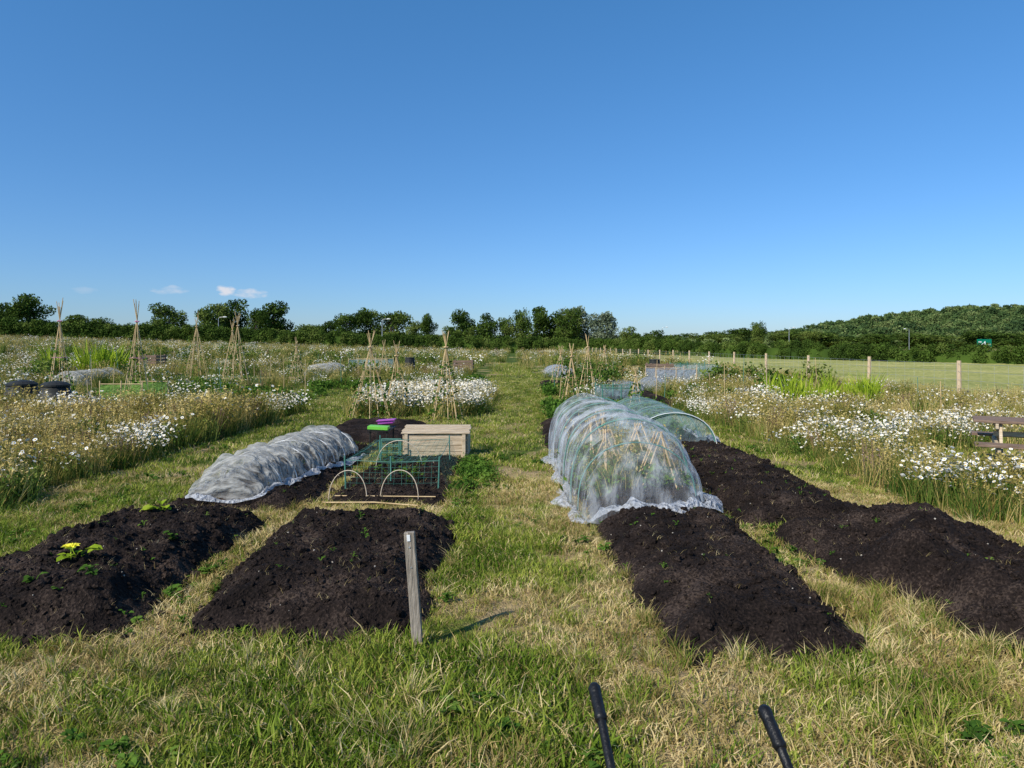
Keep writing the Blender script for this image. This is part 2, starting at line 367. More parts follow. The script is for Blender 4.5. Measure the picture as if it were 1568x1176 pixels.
def clod(mb):
    import bmesh
    bm=bmesh.new();bmesh.ops.create_icosphere(bm,subdivisions=1,radius=1)
    for v in bm.verts: v.co*=random.uniform(.65,1.2)
    mb.add([v.co[:] for v in bm.verts],[[q.index for q in f.verts] for f in bm.faces]);bm.free()
C_clod=variants('soil_clod',5,clod,[M_soil])
M_stone=pbr('pebble',(.25,.21,.17),(.5,.45,.38),4)
C_peb=variants('pebble',3,clod,[M_stone])
C_bit=variants('straw_bit',4,lambda mb:blades(mb,3,.03,.05,.003,2.2),[M_straw])
# ---------------------------------------------------------------- scatter grass near
def rect(n,x0,x1,y0,y1): return R.uniform(x0,x1,n),R.uniform(y0,y1,n)
def pts(x,y,dz=0): return np.stack([x,y,H(x,y)+dz],-1)
x,y=rect(36000,-6.5,6.5,2.2,8.5);k=(~inbed(x,y,.0))&(np.abs(x)<y*.82+.4);x,y=x[k],y[k]
d=dry(x,y)+R.normal(0,.14,len(x));g=d<.50
th=.45+.95*fbm(x*5,y*5,2)
shd=1-.55*sm(.30,.05,np.abs((y-3.8)-(x+.535)))*sm(-.55,-.4,x)*sm(.25,.05,x)   # tufts shortened along the marker post's cast shadow to make it show
scatter('lawn_grass',pts(x[g],y[g]),(R.uniform(.7,1.45,g.sum())*th[g])*(1.2-.5*np.clip(d[g],0,1))*shd[g],C_tg)
q=(~g)&(R.random(len(g))<.72);scatter('dry_grass',pts(x[q],y[q]),R.uniform(.6,1.35,q.sum())*th[q]*1.05*shd[q],C_ts)
x,y=rect(2600,-6,6,2.3,8.5);w=fbm(x*1.6+40,y*1.6,3);k=(~inbed(x,y,.0))&(w>.53)&((y<3.7)|(R.random(len(x))<.18))&(shd.mean()>0);scatter('long_grass',pts(x[k],y[k]),R.uniform(.35,.95,k.sum()),C_tl)
x,y=rect(20000,-5,5,2.9,11);e=np.max([bed_e(b,x,y) for b in BEDS],0);k=(e<.0)&(e>-.12)&(fbm(x*3,y*3)>.50);k&=R.random(len(x))<.25
scatter('bed_edge_grass',pts(x[k],y[k]),R.uniform(.25,.65,k.sum()),C_tl)
x,y=rect(5200,-6,6,2.3,12);w=fbm(x*1.4+90,y*1.4+11,3);k=(~inbed(x,y,.0))&((w>.62)|((y<2.9)&(x<-.8)&(w>.44))|((np.abs(x+.45)<.18)&(y>4.4)&(y<10)&(w>.45))|((np.abs(x-2.1)<.22)&(y>5)&(y<6.4)))
scatter('broadleaf_weeds',pts(x[k],y[k]),R.uniform(.6,1.5,k.sum()),C_broad)
x,y=rect(10500,-9,10,7.5,34);k=(~inbed(x,y,.0))&((y>8.3)|(x>5))&(((x>-5.6)&(x<4.4))|((x>5.5)&(y<11.5))|(R.random(len(x))<.3));x,y=x[k],y[k]
scatter('path_turf',pts(x,y),R.uniform(.5,1.0,len(x)),C_mid)
x,y=rect(160,-1.1,1.3,34,60);scatter('far_path_turf',pts(x,y),R.uniform(1.2,2.2,len(x)),C_mid)
x,y=rect(60000,-4.2,4.4,2.8,11.5);e=np.max([bed_e(b,x,y) for b in BEDS],0);k=(e>-.12)&(R.random(len(x))<np.clip(.5+e*3,0.10,.9));x,y=x[k],y[k]
scatter('soil_clods',np.stack([x,y,np.maximum(bedheight(x,y),0)],-1),np.clip(R.lognormal(-4.75,.6,len(x)),.003,.042),C_clod,tilt=1)
x,y=rect(4200,-4.2,4.2,3.1,11.5);k=inbed(x,y,.0);x,y=x[k],y[k]
n=len(x)//5
scatter('bed_pebbles',np.stack([x[:n//2],y[:n//2],bedheight(x[:n//2],y[:n//2])+.003],-1),R.uniform(.003,.009,n//2),C_peb,tilt=1)
scatter('straw_litter',np.stack([x[n:4*n],y[n:4*n],bedheight(x[n:4*n],y[n:4*n])+.004],-1),R.uniform(.3,.7,3*n),C_bit)
s=slice(4*n,4*n+n//2);scatter('seedlings',np.stack([x[s],y[s],bedheight(x[s],y[s])],-1),R.uniform(.5,1.2,len(x[s])),C_seed)
x,y=rect(60,1.9,3.0,3.6,4.6);k=~inbed(x,y,.02);scatter('dead_stalks',pts(x[k],y[k]),R.uniform(.5,.9,k.sum()),C_tl)
# ---------------------------------------------------------------- meadows
def meadow(name,x,y,scale,daisyw=.58,seedoff=0):
    w=fbm(x*.9+seedoff,y*.7+3,4);w2=fbm(x*.5+70+seedoff,y*.6+20,3);r=R.random(len(x))
    hv=.45+.95*fbm(x*.9+9,y*.9+seedoff,2)
    dd=(w>daisyw);ds=(w>daisyw-.06)&~dd;rest0=~(dd|ds)
    gold=rest0&(w2>.51);rest=rest0&~gold
    for nm,k,C in((name+'_daisies',dd&(r<.55),C_daisyd),(name+'_flowers',(ds&(r<.6))|(gold&(r<.07))|(rest&(r<.16))|(dd&(r>.8)),C_daisy),
                  (name+'_golden_grass',(gold&(r>=.07)&(r<.74))|(dd&(r>=.55)&(r<.7))|(rest&(r>.93)),C_gold),(name+'_green_grass',(rest&(r>=.16)&(r<.62))|(ds&(r>=.6))|(gold&(r>=.74)&(r<.94))|(dd&(r>=.7)&(r<=.8)),C_gg),
                  (name+'_weeds',(rest&(r>=.62)&(r<.88)),C_weed),(name+'_dock',(rest&(r>=.88)&(r<=.93))|(gold&(r>=.94)),C_brown)):
        if k.sum(): scatter(nm,pts(x[k],y[k]),R.uniform(.75,1.2,k.sum())*scale*hv[k],C)
x,y=rect(4400,-17,-4.9,6.2,14.5);k=(x<-5.0-.45*fbm(x,y*1.3))&(y>6.3+.6*fbm(x,y));meadow('left_meadow',x[k],y[k],1.08,.59,0)
x,y=rect(900,-17,-4.9,14.5,17);k=(x<-5.2)&~((x>-13.8)&(x<-9));meadow('left_meadow_rear',x[k],y[k],.9,.56,3)
x,y=rect(3300,4.0,14,5.4,19);k=(x>4.15+.6*(fbm(x,y*1.2)-.3)+.2*sm(8,6,y))&~((x>5.75+.3*fbm(x*3,y*3))&(x<10)&(y>7.3)&(y<10.9));x,y=x[k],y[k];meadow('right_meadow',x,y,.80,.60,31)
px_=[];
for (cx_,cy_,rr_,n_) in((4.5,10.8,.4,8),(5.1,10.4,.35,7),(5.6,7.4,.4,7),(4.9,7.4,.3,5),(6.4,6.6,.35,5),(4.7,14,.7,12),(-6.6,11,.5,5),(-7.4,9.2,.5,5),(-9,12,.8,8),(-6.4,15.5,.8,14)):
    for i in range(n_): px_.append((cx_+random.gauss(0,rr_),cy_+random.gauss(0,rr_)))
px_=np.array(px_);scatter('daisy_drifts',pts(px_[:,0],px_[:,1]),R.uniform(.6,1.05,len(px_)),C_daisyd)
x,y=rect(430,-3.8,-.75,16,23);scatter('daisy_patch',pts(x,y),R.uniform(.8,1.15,len(x)),C_daisyd)
x,y=rect(130,-3.9,-.6,15.4,23);scatter('daisy_patch_grass',pts(x,y),R.uniform(.8,1.1,len(x)),C_gold)
x,y=rect(3200,-34,-2.2,17,42);k=(x<-4.8)|(y>24);k&=(fbm(x*.25+5,y*.3+2)>.42)&~inbed(x,y)&~((x>-13.5)&(x<-9.5)&(y<21));meadow('far_left_meadow',x[k],y[k],1.05,.57,12)
x,y=rect(2200,1.6,13.5,19,45);k=fbm(x*.3+15,y*.3+2)>.44;k&=~inbed(x,y);meadow('far_right_meadow',x[k],y[k],.85,.59,55)
x,y=rect(4600,-115,13,42,138);k=(np.abs(x/y)<.85)&(np.abs(x)>.8);meadow('distant_meadow',x[k],y[k],1.7,.58,77)
x,y=rect(200,13.2,13.9,8,45);scatter('field_margin_grass',pts(x,y),R.uniform(.45,.75,len(x)),C_gold)
x,y=rect(46,6.8,9.4,17.0,19.5);scatter('sweetcorn',pts(x,y),R.uniform(.6,.95,len(x)),C_corn)
x,y=rect(30,-18.8,-16.4,27.5,30);scatter('lime_shrubs',pts(x,y),R.uniform(.9,1.5,len(x)),C_corn)
C_reed=variants('reed_clump',4,lambda mb:(blades(mb,50,.2,.75,.015,.3),blades(mb,20,.2,.7,.015,.3,1)),[M_gold,M_grassG])
x,y=rect(110,8.3,13.2,12.5,18);scatter('reeds',pts(x,y),R.uniform(.45,.75,len(x)),C_reed)
C_veg=variants('leafy_vegetable',5,lambda mb:weedc(mb,.34,.28,170,.05),[M_weed])
C_shrub=variants('currant_bush',4,lambda mb:weedc(mb,.9,.5,420,.07),[M_gweed])
for (x0,x1,y0,y1,n) in((.9,2.2,14.9,18,70),(2.4,3.6,15,18,30),(1.2,3.2,22,25,60),(4.8,7.5,20,24,40),(-9,-6,19,22,40),(-13,-9.5,22,27,70),(-13.5,-9.2,16.8,19.5,40),(-7.5,-4,24,29,60),(3.2,7,30,36,70),(-3.8,-1.2,26,33,60)):
    x,y=rect(n,x0,x1,y0,y1);scatter('vegetable_plot',pts(x,y),R.uniform(.5,1.1,n),C_veg)
x=np.concatenate([R.uniform(-34,-5,100),R.uniform(1.5,12,34)]);y=R.uniform(20,70,134);scatter('fruit_bushes',pts(x,y),R.uniform(.5,1.15,134),C_shrub)
x,y=rect(22,-.62,-.28,7.4,9.6);scatter('potato_plants',pts(x,y),R.uniform(.3,.5,22),C_veg)
# ---------------------------------------------------------------- trees
def treemesh(name,h,w,n,mat,seed,ls=.33,link=False):
    rr=np.random.default_rng(seed);random.seed(seed);mb=MB()
    mb.tube([(0,0,-.3),(0.1,0,h*.25),(.15,.1,h*.5),(.1,0,h*.75)],[w*.045,w*.035,w*.022,w*.008],7,1)
    nc=15;cs=[]
    for i in range(nc):
        a=rr.uniform(0,6.28);t=rr.random()**.7;zz=h*(.22+.68*rr.random());rad=w*.5*max(0,1-((zz/h-.50)/.56)**2)**.5*.75*(.35+.65*t)
        c=np.array([rad*math.cos(a),rad*math.sin(a),zz]);cs.append((c,w*rr.uniform(.10,.22)))
        mb.tube([(0.1,0,h*rr.uniform(.15,.4)),tuple(c*[.5,.5,.9]),tuple(c)],[w*.016,w*.01,w*.004],4,1,False)
    cs.append((np.array([w*rr.uniform(-.1,.1),0,h*.88]),w*.14));cs.append((np.array([0,0,h*.5]),w*.3));cs.append((np.array([0,0,h*.25]),w*.26))
    P=[]
    for c,r in cs:
        m_=int(n*r*r/(sum(q[1]**2 for q in cs)));d=rr.normal(size=(m_,3));d/=np.linalg.norm(d,axis=1)[:,None]
        P.append(c+d*(r*(rr.uniform(.5,1.2,m_)))[:,None]*np.array([1,1,.8]))
    P=np.concatenate(P);P=P[P[:,2]>h*.04];V,F=cards(P,ls);mb.add(V,F,0)
    return mb.obj(name,[mat,M_bark],link=link)
T=[treemesh('oak_tree',9,8.5,5200,M_tree,i+10,.25) for i in range(5)]+[treemesh('willow_tree',9,8.5,5200,M_tree3,33,.24)]
def puttree(nm,idx,x,y,h,w):
    o=bpy.data.objects.new(nm,T[idx].data);S.collection.objects.link(o);o.location=(x,y,float(H(x,y))-.2);o.rotation_euler[2]=random.uniform(0,6);o.scale=(w/8.5,w/8.5,h/9)
def disttree(px,wpx,top,D,idx=None):   # surveyed bearing, angular width and elevation of each distant tree at distance D
    x=(px-784)*D/1060;h=(1.65+(528-top)*D/1060-float(H(x,D)))*1.04+.4
    puttree('willow_tree' if idx==5 else 'broadleaf_tree',random.randrange(5) if idx is None else idx,x,D,h,wpx*D/1060*1.15)
for px,w,t in((8,50,466),(45,62,458),(120,60,487),(152,50,491),(258,54,470),(325,50,468),(352,54,462),(393,36,480),(412,58,467),(480,50,500),(503,40,494),(535,48,484),(567,44,477),(600,56,481),(632,26,496),(655,30,487),(690,34,503),(712,46,480),(745,46,482),(775,34,491),(798,30,480),(833,54,473),(868,46,476),(965,40,502),(1000,34,508)):
    disttree(px,w,t,158+random.uniform(-4,8))
disttree(885,62,472,165,5);disttree(928,54,480,162,5)
for px,w,t in((1045,50,512),(1085,55,510),(1128,50,505),(1160,26,497),(1205,50,509),(1250,60,512),(1240,30,509),(1290,50,517),(1340,70,514),(1400,60,512),(1440,70,515),(1500,60,510),(1550,70,512),(1600,70,510),(1030,40,516),(1105,60,514)):
    disttree(px,w,t,235+random.uniform(-12,12))
TH=coll('woodland_tree_set',[treemesh('woodland_tree',9,9,1100,M_tree2,i+50,.6) for i in range(5)])
x=R.uniform(-200,60,150);y=R.uniform(170,215,150);scatter('distant_tree_belt',pts(x,y,-1.5),R.uniform(.40,.62,150),TH)
x=R.uniform(20,420,300);y=R.uniform(255,330,300);scatter('distant_woodland',pts(x,y,-2),R.uniform(.45,.85,300),TH)
cx=[120,200,243,286,329,378,427,481,560,700,900];cz=[0,0,2,10,17,22,27,26,22,13,0]
def hill(x,y): return np.interp(x*650/np.maximum(y,400)*.5+x*.5,cx,cz)*sm(410,640,y)*sm(980,700,y)
X,Y=np.meshgrid(np.linspace(100,950,90),np.linspace(400,1000,60));M_hill=pbr('hill_pasture',(.08,.12,.04),(.15,.19,.07),.02,.95,obj=False)
gridmesh('hill',X,Y,hill(X,Y)+.03,M_hill)
x=R.uniform(190,680,1800);y=R.uniform(430,680,1800);k=(x/y<.95);x,y=x[k],y[k];scatter('hill_woodland',np.stack([x,y,hill(x,y)-1],-1),R.uniform(.7,1.5,len(x)),TH)
x=R.uniform(-400,260,330);y=R.uniform(500,560,330);scatter('horizon_woodland',np.stack([x,y,0*x-1],-1),R.uniform(.8,1.2,330),TH)
hp=[(-190,150,3.6),(-108,147,3.7),(-50,142,3.4),(2,136,2.9),(15,133,2.6),(22,103,2.2),(28.5,70,1.7),(39,51,1.35),(62,12,1.3)]
C_bush=variants('hedge_bush',5,lambda mb:(lambda d:mb.add(*cards(d/np.linalg.norm(d,axis=1)[:,None]*R.uniform(.55,1.08,(420,1))*np.array([1,1,.9]),.15),0))(R.normal(size=(420,3))),[M_hedge])
P=[];Sc=[];core=MB()
for (a,b,h1),(c,d_,h2) in zip(hp[:-1],hp[1:]):
    L=math.hypot(c-a,d_-b);n=int(L/.7)
    for i in range(n):
        t=(i+random.random())/n;h=h1+(h2-h1)*t;X0=a+(c-a)*t;Y0=b+(d_-b)*t;h*=.85+.3*float(vn(X0*.3,Y0*.3))
        s=max(.55,h*.30)
        for lv in (.28,.62,.82):
            P.append((X0+random.gauss(0,.4),Y0+random.gauss(0,.5),float(H(X0,Y0))+h*lv+random.uniform(-.2,.25)));Sc.append(s*random.uniform(.65,1.2))
    nn=Vector((d_-b,-(c-a),0)).normalized()*.5
    q=[]
    for (X0,Y0,hh) in((a,b,h1),(c,d_,h2)):
        z=float(H(X0,Y0));q+=[(X0-nn.x,Y0-nn.y,z-.2),(X0-nn.x*.7,Y0-nn.y*.7,z+hh*.75),(X0+nn.x*.7,Y0+nn.y*.7,z+hh*.75),(X0+nn.x,Y0+nn.y,z-.2)]
    core.add(q,[(0,1,5,4),(1,2,6,5),(2,3,7,6)])
hc=core.obj('hedge_core',[M_hedge]);hs=scatter('field_hedge',P,Sc,C_bush,tilt=.5);hc.parent=hs
# ---------------------------------------------------------------- fence
mbp=MB();mbw=MB();fy=[5.0+5.3*i for i in range(24)]
for i,yy in enumerate(fy):
    mbp.tube([(13.5,yy,-.2),(13.5+random.uniform(-.02,.02),yy,1.19+random.uniform(-.04,.04))],[.066,.06],8)
for zz in(.15,.35,.6,.85,1.08): mbw.tube([(13.44,yy,zz) for yy in fy],.004,3)
for i in range(220): mbw.tube([(13.44,5+i*.55,.15),(13.44,5+i*.55,1.08)],.0022,3,0,False)
group('post_and_wire_fence',[mbp.obj('fence_posts',[M_post]),mbw.obj('wire',[M_steel])])
# ---------------------------------------------------------------- foreground post
mb=MB();mb.box((0,0,.29),(.058,.032,.68),rotm('Y',-4.2));mb.box((-.027,-.0182,.60),(.018,.004,.035),rotm('Y',-4.2),1,.001)
mb.tube([(-.022,-.014,.55),(-.022,-.020,.55)],.005,8,2);mb.tube([(-.012,-.014,.44),(-.012,-.020,.44)],.004,8,2)
mb.obj('wooden_marker_post',[M_wood,M_whitep,M_steel],loc=(-.535,3.78,0))
# ---------------------------------------------------------------- net tunnels
def tunnel(xc,y0,y1,w,h,nh,sag,wr,e0,e1,seed=0,tilt=0,ns=200,na=60,pw=.85,f=9):
    s=np.linspace(0,1,ns);a=np.linspace(0,math.pi,na);Sg,A=np.meshgrid(s,a,indexing='ij')
    L=y1-y0;yy=y0+Sg*L
    t0=np.clip((yy-y0)/e0,0,1);t1=np.clip((y1-yy)/e1,0,1)
    k=np.sqrt(np.clip(1-(1-t0)**2,0,1))*np.sqrt(np.clip(1-(1-t1)**2,0,1))
    kx=.72+.28*k
    per=(Sg*L-e0)/((L-e0-e1)/(nh-1));sg=1-sag*np.abs(np.sin(math.pi*per))**.7
    wn=(fbm(yy*f+seed,A*1.6+yy*1.5,3)-.5)*wr+(fbm(yy*26+seed,A*2.5-yy*3,2)-.5)*wr*.5
    r=sg+wn
    X=xc+w/2*np.cos(A)*r*kx+tilt*(yy-y0);Z=np.maximum(h*np.sin(A)**pw*r*k,.0)+.02+.02*fbm(yy*8,A*4)
    return X,yy+0*A,Z
def hem(mb,path,w,h,mat=0):
    n=len(path);V=[];F=[]
    for i,(x,y) in enumerate(path):
        x0,y0=path[max(i-1,0)];x1,y1=path[min(i+1,n-1)];t=Vector((x1-x0,y1-y0,0)).normalized();nr=Vector((t.y,-t.x,0))
        z0=float(bedheight(np.array([x]),np.array([y]))[0]);ww=w*float(.2+1.6*vn(i*.31,3)**1.5)
        for j in range(5):
            u=j/4;rz=h*math.sin(u*math.pi)*float(.1+1.8*vn(i*.8,j*.8+9)**1.5);p=Vector((x,y,max(z0,0)+.012))+nr*(u-.4)*ww;V.append(p+Vector((float(vn(i*.9,j)-.5)*.03,float(vn(i*.7,j+5)-.5)*.03,rz)))
    for i in range(n-1):
        for j in range(4): F.append((i*5+j,i*5+j+1,(i+1)*5+j+1,(i+1)*5+j))
    mb.add(V,F,mat)
def hoop(mb,xc,y,w,h,r=.008,mat=0,pw=.85,lean=0):
    mb.tube([(xc+w/2*math.cos(a),y+lean*math.sin(a),h*math.sin(a)**pw+.0) for a in np.linspace(0,math.pi,20)],r,6,mat)
M_net1=netmat('insect_mesh_white',(.58,.57,.53),.22,.80,(1.6,11,2.6),3,.38,.62)
M_net2=netmat('insect_mesh_clear',(.74,.78,.82),.10,.48,(1.6,1.3,.6),5,.42,.74)
M_net3=netmat('blue_green_netting',(.45,.60,.62),.14,.40,(1,2.5,1),6)
M_hem=netmat('gathered_mesh',(.78,.80,.84),.45,.95,(1,1,1),25)
X,Y,Z=tunnel(-2.93,7.0,10.3,.86,.43,7,.14,.34,.45,.35,3,.09,320,90,.75)
n1=gridmesh('mesh_cover',X,Y,Z+.035,M_net1)
mb=MB()
for i in range(7): hoop(mb,-2.93+.09*(.45+i*.408),7.45+i*.408,.85,.455,.006,0,.75)
hp1=mb.obj('support_hoops',[M_whitep],True)
mb=MB();path=[(-3.33+.02*i*.1,9.6-i*.08) for i in range(32)]+[(-3.30+.76*(i/12),7.03-.08*math.sin(i/12*3.14)) for i in range(13)]+[(-2.52+.011*i,7.10+i*.08) for i in range(38)]
hem(mb,path,.11,.04);h1=mb.obj('gathered_hem',[M_hem],True)
group('mesh_cloche_tunnel',[n1,hp1,h1])
X,Y,Z=tunnel(1.23,6.18,10.4,1.30,.88,4,.07,.12,1.0,.4,11,-.02,320,100,.62,3.2)
n2=gridmesh('mesh_cover',X,Y,Z+.02,M_net2)
mb=MB()
for i in range(4): hoop(mb,1.21,7.10+i*.97,1.22,.89,.011,0,.62)
hoop(mb,1.22,6.75,1.16,.70,.008,0,.7,.0)
hp2=mb.obj('support_hoops',[M_teal],True)
mb=MB();path=[(.60-.05*math.sin(i*.4),10.2-i*.085) for i in range(42)]+[(.66+1.20*(i/24),6.44-.20*math.sin(i/24*3.14)-.10*(i/24)) for i in range(25)]+[(1.89+.03*math.sin(i*.5),6.5+i*.09) for i in range(38)]
hem(mb,path,.17,.07);h2=mb.obj('gathered_hem',[M_hem],True)
mb=MB()
for cx_,cy_ in((1.0,7.3),(1.45,7.9),(1.0,8.6),(1.5,7.1),(1.2,9.4)):
    for k in range(7):
        a=k*.9+random.random();mb.tube([(cx_+.28*math.cos(a),cy_+.3*math.sin(a),.1),(cx_+random.uniform(-.06,.06),cy_,.76)],.008,5)
st=mb.obj('inner_canes',[M_cane])
group('mesh_crop_tunnel',[n2,hp2,h2,st])
x,y=rect(34,.85,1.7,6.9,9.9);scatter('brassica_plants',np.stack([x,y,bedheight(x,y)],-1),R.uniform(.5,.9,34),C_veg)
x,y=rect(30,.85,1.7,6.9,9.9);scatter('dry_stalks',np.stack([x,y,bedheight(x,y)],-1),R.uniform(.5,.9,30),C_gold)
X,Y,Z=tunnel(2.42,10.3,13.6,1.25,.60,4,.06,.05,.001,.3,21,0,160,60,.75)
n3=gridmesh('mesh_cover',X,Y,Z+.03,M_net3);mb=MB()
for i in range(4): hoop(mb,2.42,10.32+i*.95,1.25,.63,.012 if i==0 else .009,0,.75)
hoop(mb,2.42,10.29,1.27,.64,.006,1,.75)
mb2=MB();hem(mb2,[(3.05,10.3+i*.09) for i in range(34)],.12,.05);group('netting_hoop_tunnel',[n3,mb.obj('support_hoops',[M_teal,M_whitep],True),mb2.obj('gathered_hem',[M_hem],True)])
x,y=rect(16,2.0,2.8,11,13);scatter('salad_plants',np.stack([x,y,bedheight(x,y)],-1),R.uniform(.5,.9,16),C_veg)
# ---------------------------------------------------------------- net frame with wire hoops
mb=MB();mt=MB();mw=MB();zt=.36
for (px,py) in((-1.86,7.75),(-.82,7.7),(-1.8,9.5),(-.85,9.5),(-1.35,7.72)): mt.tube([(px,py,0),(px+random.uniform(-.02,.02),py,zt+.05)],.009,6)
for a_,b_ in(((-1.86,7.75),(-.82,7.7)),((-.82,7.7),(-.85,9.5)),((-.85,9.5),(-1.8,9.5)),((-1.8,9.5),(-1.86,7.75))): mt.tube([(*a_,zt),((a_[0]+b_[0])/2,(a_[1]+b_[1])/2,zt-.02),(*b_,zt)],.004,6)
for i in range(1,15):
    t=i/15+random.uniform(-.012,.012);mw.tube([(-1.86+1.04*t,7.74,zt-.01),(-1.84+1.02*t+random.uniform(-.02,.02),8.6,zt-.06),(-1.8+.95*t,9.5,zt)],.0014,3,0,False)
    mw.tube([(-1.86+1.04*t,7.72,zt),(-1.86+1.04*t+random.uniform(-.02,.02),7.66,.05)],.0012,3,0,False)
for i in range(1,20):
    t=i/20+random.uniform(-.01,.01);mw.tube([(-1.86,7.74+1.76*t,zt),(-1.34,7.74+1.76*t+random.uniform(-.03,.03),zt-.05),(-.83,7.7+1.8*t,zt)],.0014,3,0,False)
    mw.tube([(-.82,7.7+1.8*t,zt),(-.74,7.7+1.8*t,.08)],.0012,3,0,False)
for i in range(5): mw.tube([(-1.86,7.68,.06+.06*i),(-1.3,7.67,.05+.06*i),(-.82,7.68,.06+.06*i)],.0012,3,0,False)
for xc in(-1.72,-1.18): hoop(mb,xc,7.25,.40,.33,.005,0,.8,random.uniform(-.06,.06))
hoop(mb,-1.45,8.9,.6,.42,.006,0,.8)
mo=MB();mo.tube([(-1.95,7.12,.03),(-1.4,7.04,.05),(-.95,6.98,.03)],.007,6);mo.tube([(-1.88,7.3,.06),(-.8,7.25,.06)],.006,6)
M_wire=pbr('hoop_wire',(.50,.40,.28),(.66,.55,.42),10,.5)
group('netted_bed_frame',[mt.obj('coated_canes',[M_teal]),mw.obj('netting',[M_teal]),mb.obj('wire_hoops',[M_wire],True),mo.obj('edging_cane',[M_cane])])
x,y=rect(12,-1.7,-.9,7.9,9.5);scatter('young_beans',np.stack([x,y,bedheight(x,y)],-1),R.uniform(.8,1.5,12),C_squash)
# ---------------------------------------------------------------- wooden box
mb=MB()
for i in range(4): mb.box((-1.12,10.1,.05+.083*i),(.90,.022,.079),mat=0);mb.box((-1.12,10.75,.05+.083*i),(.90,.022,.079),mat=0);mb.box((-1.585,10.42,.05+.083*i),(.022,.62,.079));mb.box((-.655,10.42,.05+.083*i),(.022,.62,.079))
for px in(-1.54,-.70): mb.box((px,10.08,.18),(.05,.02,.35))
bx=mb.obj('plank_sides',[M_pine]);mb=MB()
for i in range(4): mb.box((-1.12+random.uniform(-.015,.015),10.14+.165*i,.368+.012*i),(1.0,.155,.022),rotm('X',2))
group('wooden_storage_box',[bx,mb.obj('plank_lid',[M_pine])])
mb=MB();mb.box((-1.98,10.3,.42),(.30,.20,.05),rotm('Y',3),0);ptr=mb.obj('lime_tray',[M_lgreen]);mb=MB();mb.box((-1.94,10.7,.46),(.24,.18,.05),rotm('Y',-4),0,.01);mb.box((-1.94,10.7,.49),(.28,.22,.012),rotm('Y',-4))
pu=mb.obj('purple_tray',[M_purple]);mb=MB()
for px in(-2.1,-1.85):
    for py in(10.25,10.8): mb.tube([(px,py,0),(px,py,.39)],.012,6)
mb.box((-1.97,10.52,.378),(.32,.62,.014));group('potting_stand',[ptr,pu,mb.obj('stand_frame',[M_dark])])
mb=MB()
for px in (-1.9,-1.62):
    for py in (9.95,10.1): mb.tube([(px,py,0),(px,py,.28)],.009,6)
for z in(.1,.19,.28): mb.tube([(-1.9,9.95,z),(-1.62,9.95,z)],.006,5);mb.tube([(-1.9,10.1,z),(-1.62,10.1,z)],.006,5)
mb.obj('wire_plant_rack',[M_teal])
# ---------------------------------------------------------------- cane wigwams
def wigwam(x,y,h,r,n=7,vine=True,tie=None):
    z=float(H(x,y));mb=MB();rad=.0085 if y<17 else .010
    for k in range(n):
        a=k*6.283/n+random.uniform(-.3,.3);t=1.10+random.uniform(-.06,.10);bx_,by_=r*math.cos(a)*random.uniform(.8,1.1),r*math.sin(a)
        mb.tube([(bx_,by_,-.1),(bx_*(1-t)*1.3,by_*(1-t)*1.3,h*t*.98)],[rad*1.15,rad*.75],5)
    for hh,rr_ in((.93,.045),(.55,r*.47)):
        mb.tube([(rr_*math.cos(t),rr_*math.sin(t),h*hh+.01*math.sin(t*3)) for t in np.linspace(0,6.28,9)],.014 if hh>.9 else .004,5,1)
    kids=[mb.obj('canes',[M_cane,tie or M_cane])]
    if vine:
        mv=MB();n_=230;a=R.uniform(0,6.28,n_);t=R.random(n_)**1.6*.75
        V,F=cards(np.stack([r*(1-t)*np.cos(a)*1.05,r*(1-t)*np.sin(a)*1.05,t*h],-1),.045);mv.add(V,F);kids.append(mv.obj('bean_vine',[M_weed]))
    return group('bean_cane_wigwam',kids,(x,y,z))
wigwam(-11.1,17,2.36,.36,8,True,M_pink);wigwam(-9.2,17,2.36,.40,8,True,M_pink)
wigwam(-12.3,27,2.35,.55,8);wigwam(-9.9,25,2.4,.5,7);wigwam(-10.9,27,2.2,.5,6)
wigwam(-3.15,15.4,1.72,.48,8);wigwam(-1.45,15.2,1.72,.38,9);wigwam(-2.7,16.2,1.5,.4,6)
wigwam(1.55,18,1.45,.35,6);wigwam(2.3,21,1.7,.35,7);wigwam(2.9,16.2,1.0,.3,5);wigwam(4.0,30,1.5,.5,6);wigwam(-8.4,27,1.6,.4,6);wigwam(-6.1,33,1.6,.5,6);wigwam(1.9,27,1.4,.5,6)
for i in range(80):
    if random.random()<.5: x0,y0=random.uniform(-20,-5.2),random.uniform(15,40)
    else: x0,y0=random.uniform(1.2,11),random.uniform(15,40)
    mb=MB();h=random.uniform(.5,1.25);mb.tube([(0,0,-.1),(random.uniform(-.08,.08),random.uniform(-.08,.08),h)],[.011,.007],5)
    mb.obj('garden_stake',[random.choice([M_cane,M_cane,M_teal,M_post])],loc=(x0,y0,float(H(x0,y0))))
def smalltunnel(x,y0,y1,w,h,mat,hm):
    X,Y,Z=tunnel(x,y0,y1,w,h,4,.08,.08,.3,.3,x*7,0,70,30);n=gridmesh('mesh_cover',X,Y,Z+H(X,Y),mat);mb=MB()
    for i in range(4): hoop(mb,x,y0+.3+i*(y1-y0-.6)/3,w,h,.01)
    a=mb.obj('support_hoops',[hm],True);a.location.z=float(H(x,y0));group('mesh_cloche_tunnel',[n,a])
M_net4=netmat('grey_mesh',(.40,.44,.48),.4,.8,(2,4,2),4)
smalltunnel(4.0,23.5,26,1.2,.36,M_net4,M_teal);smalltunnel(5.2,24,26.5,1.0,.42,M_net4,M_whitep);smalltunnel(-15.5,24,27,1.2,.5,M_net1,M_whitep);smalltunnel(2.4,34,37,1.6,.6,M_net4,M_whitep);smalltunnel(-9.2,33,36,1.6,.6,M_net1,M_whitep)
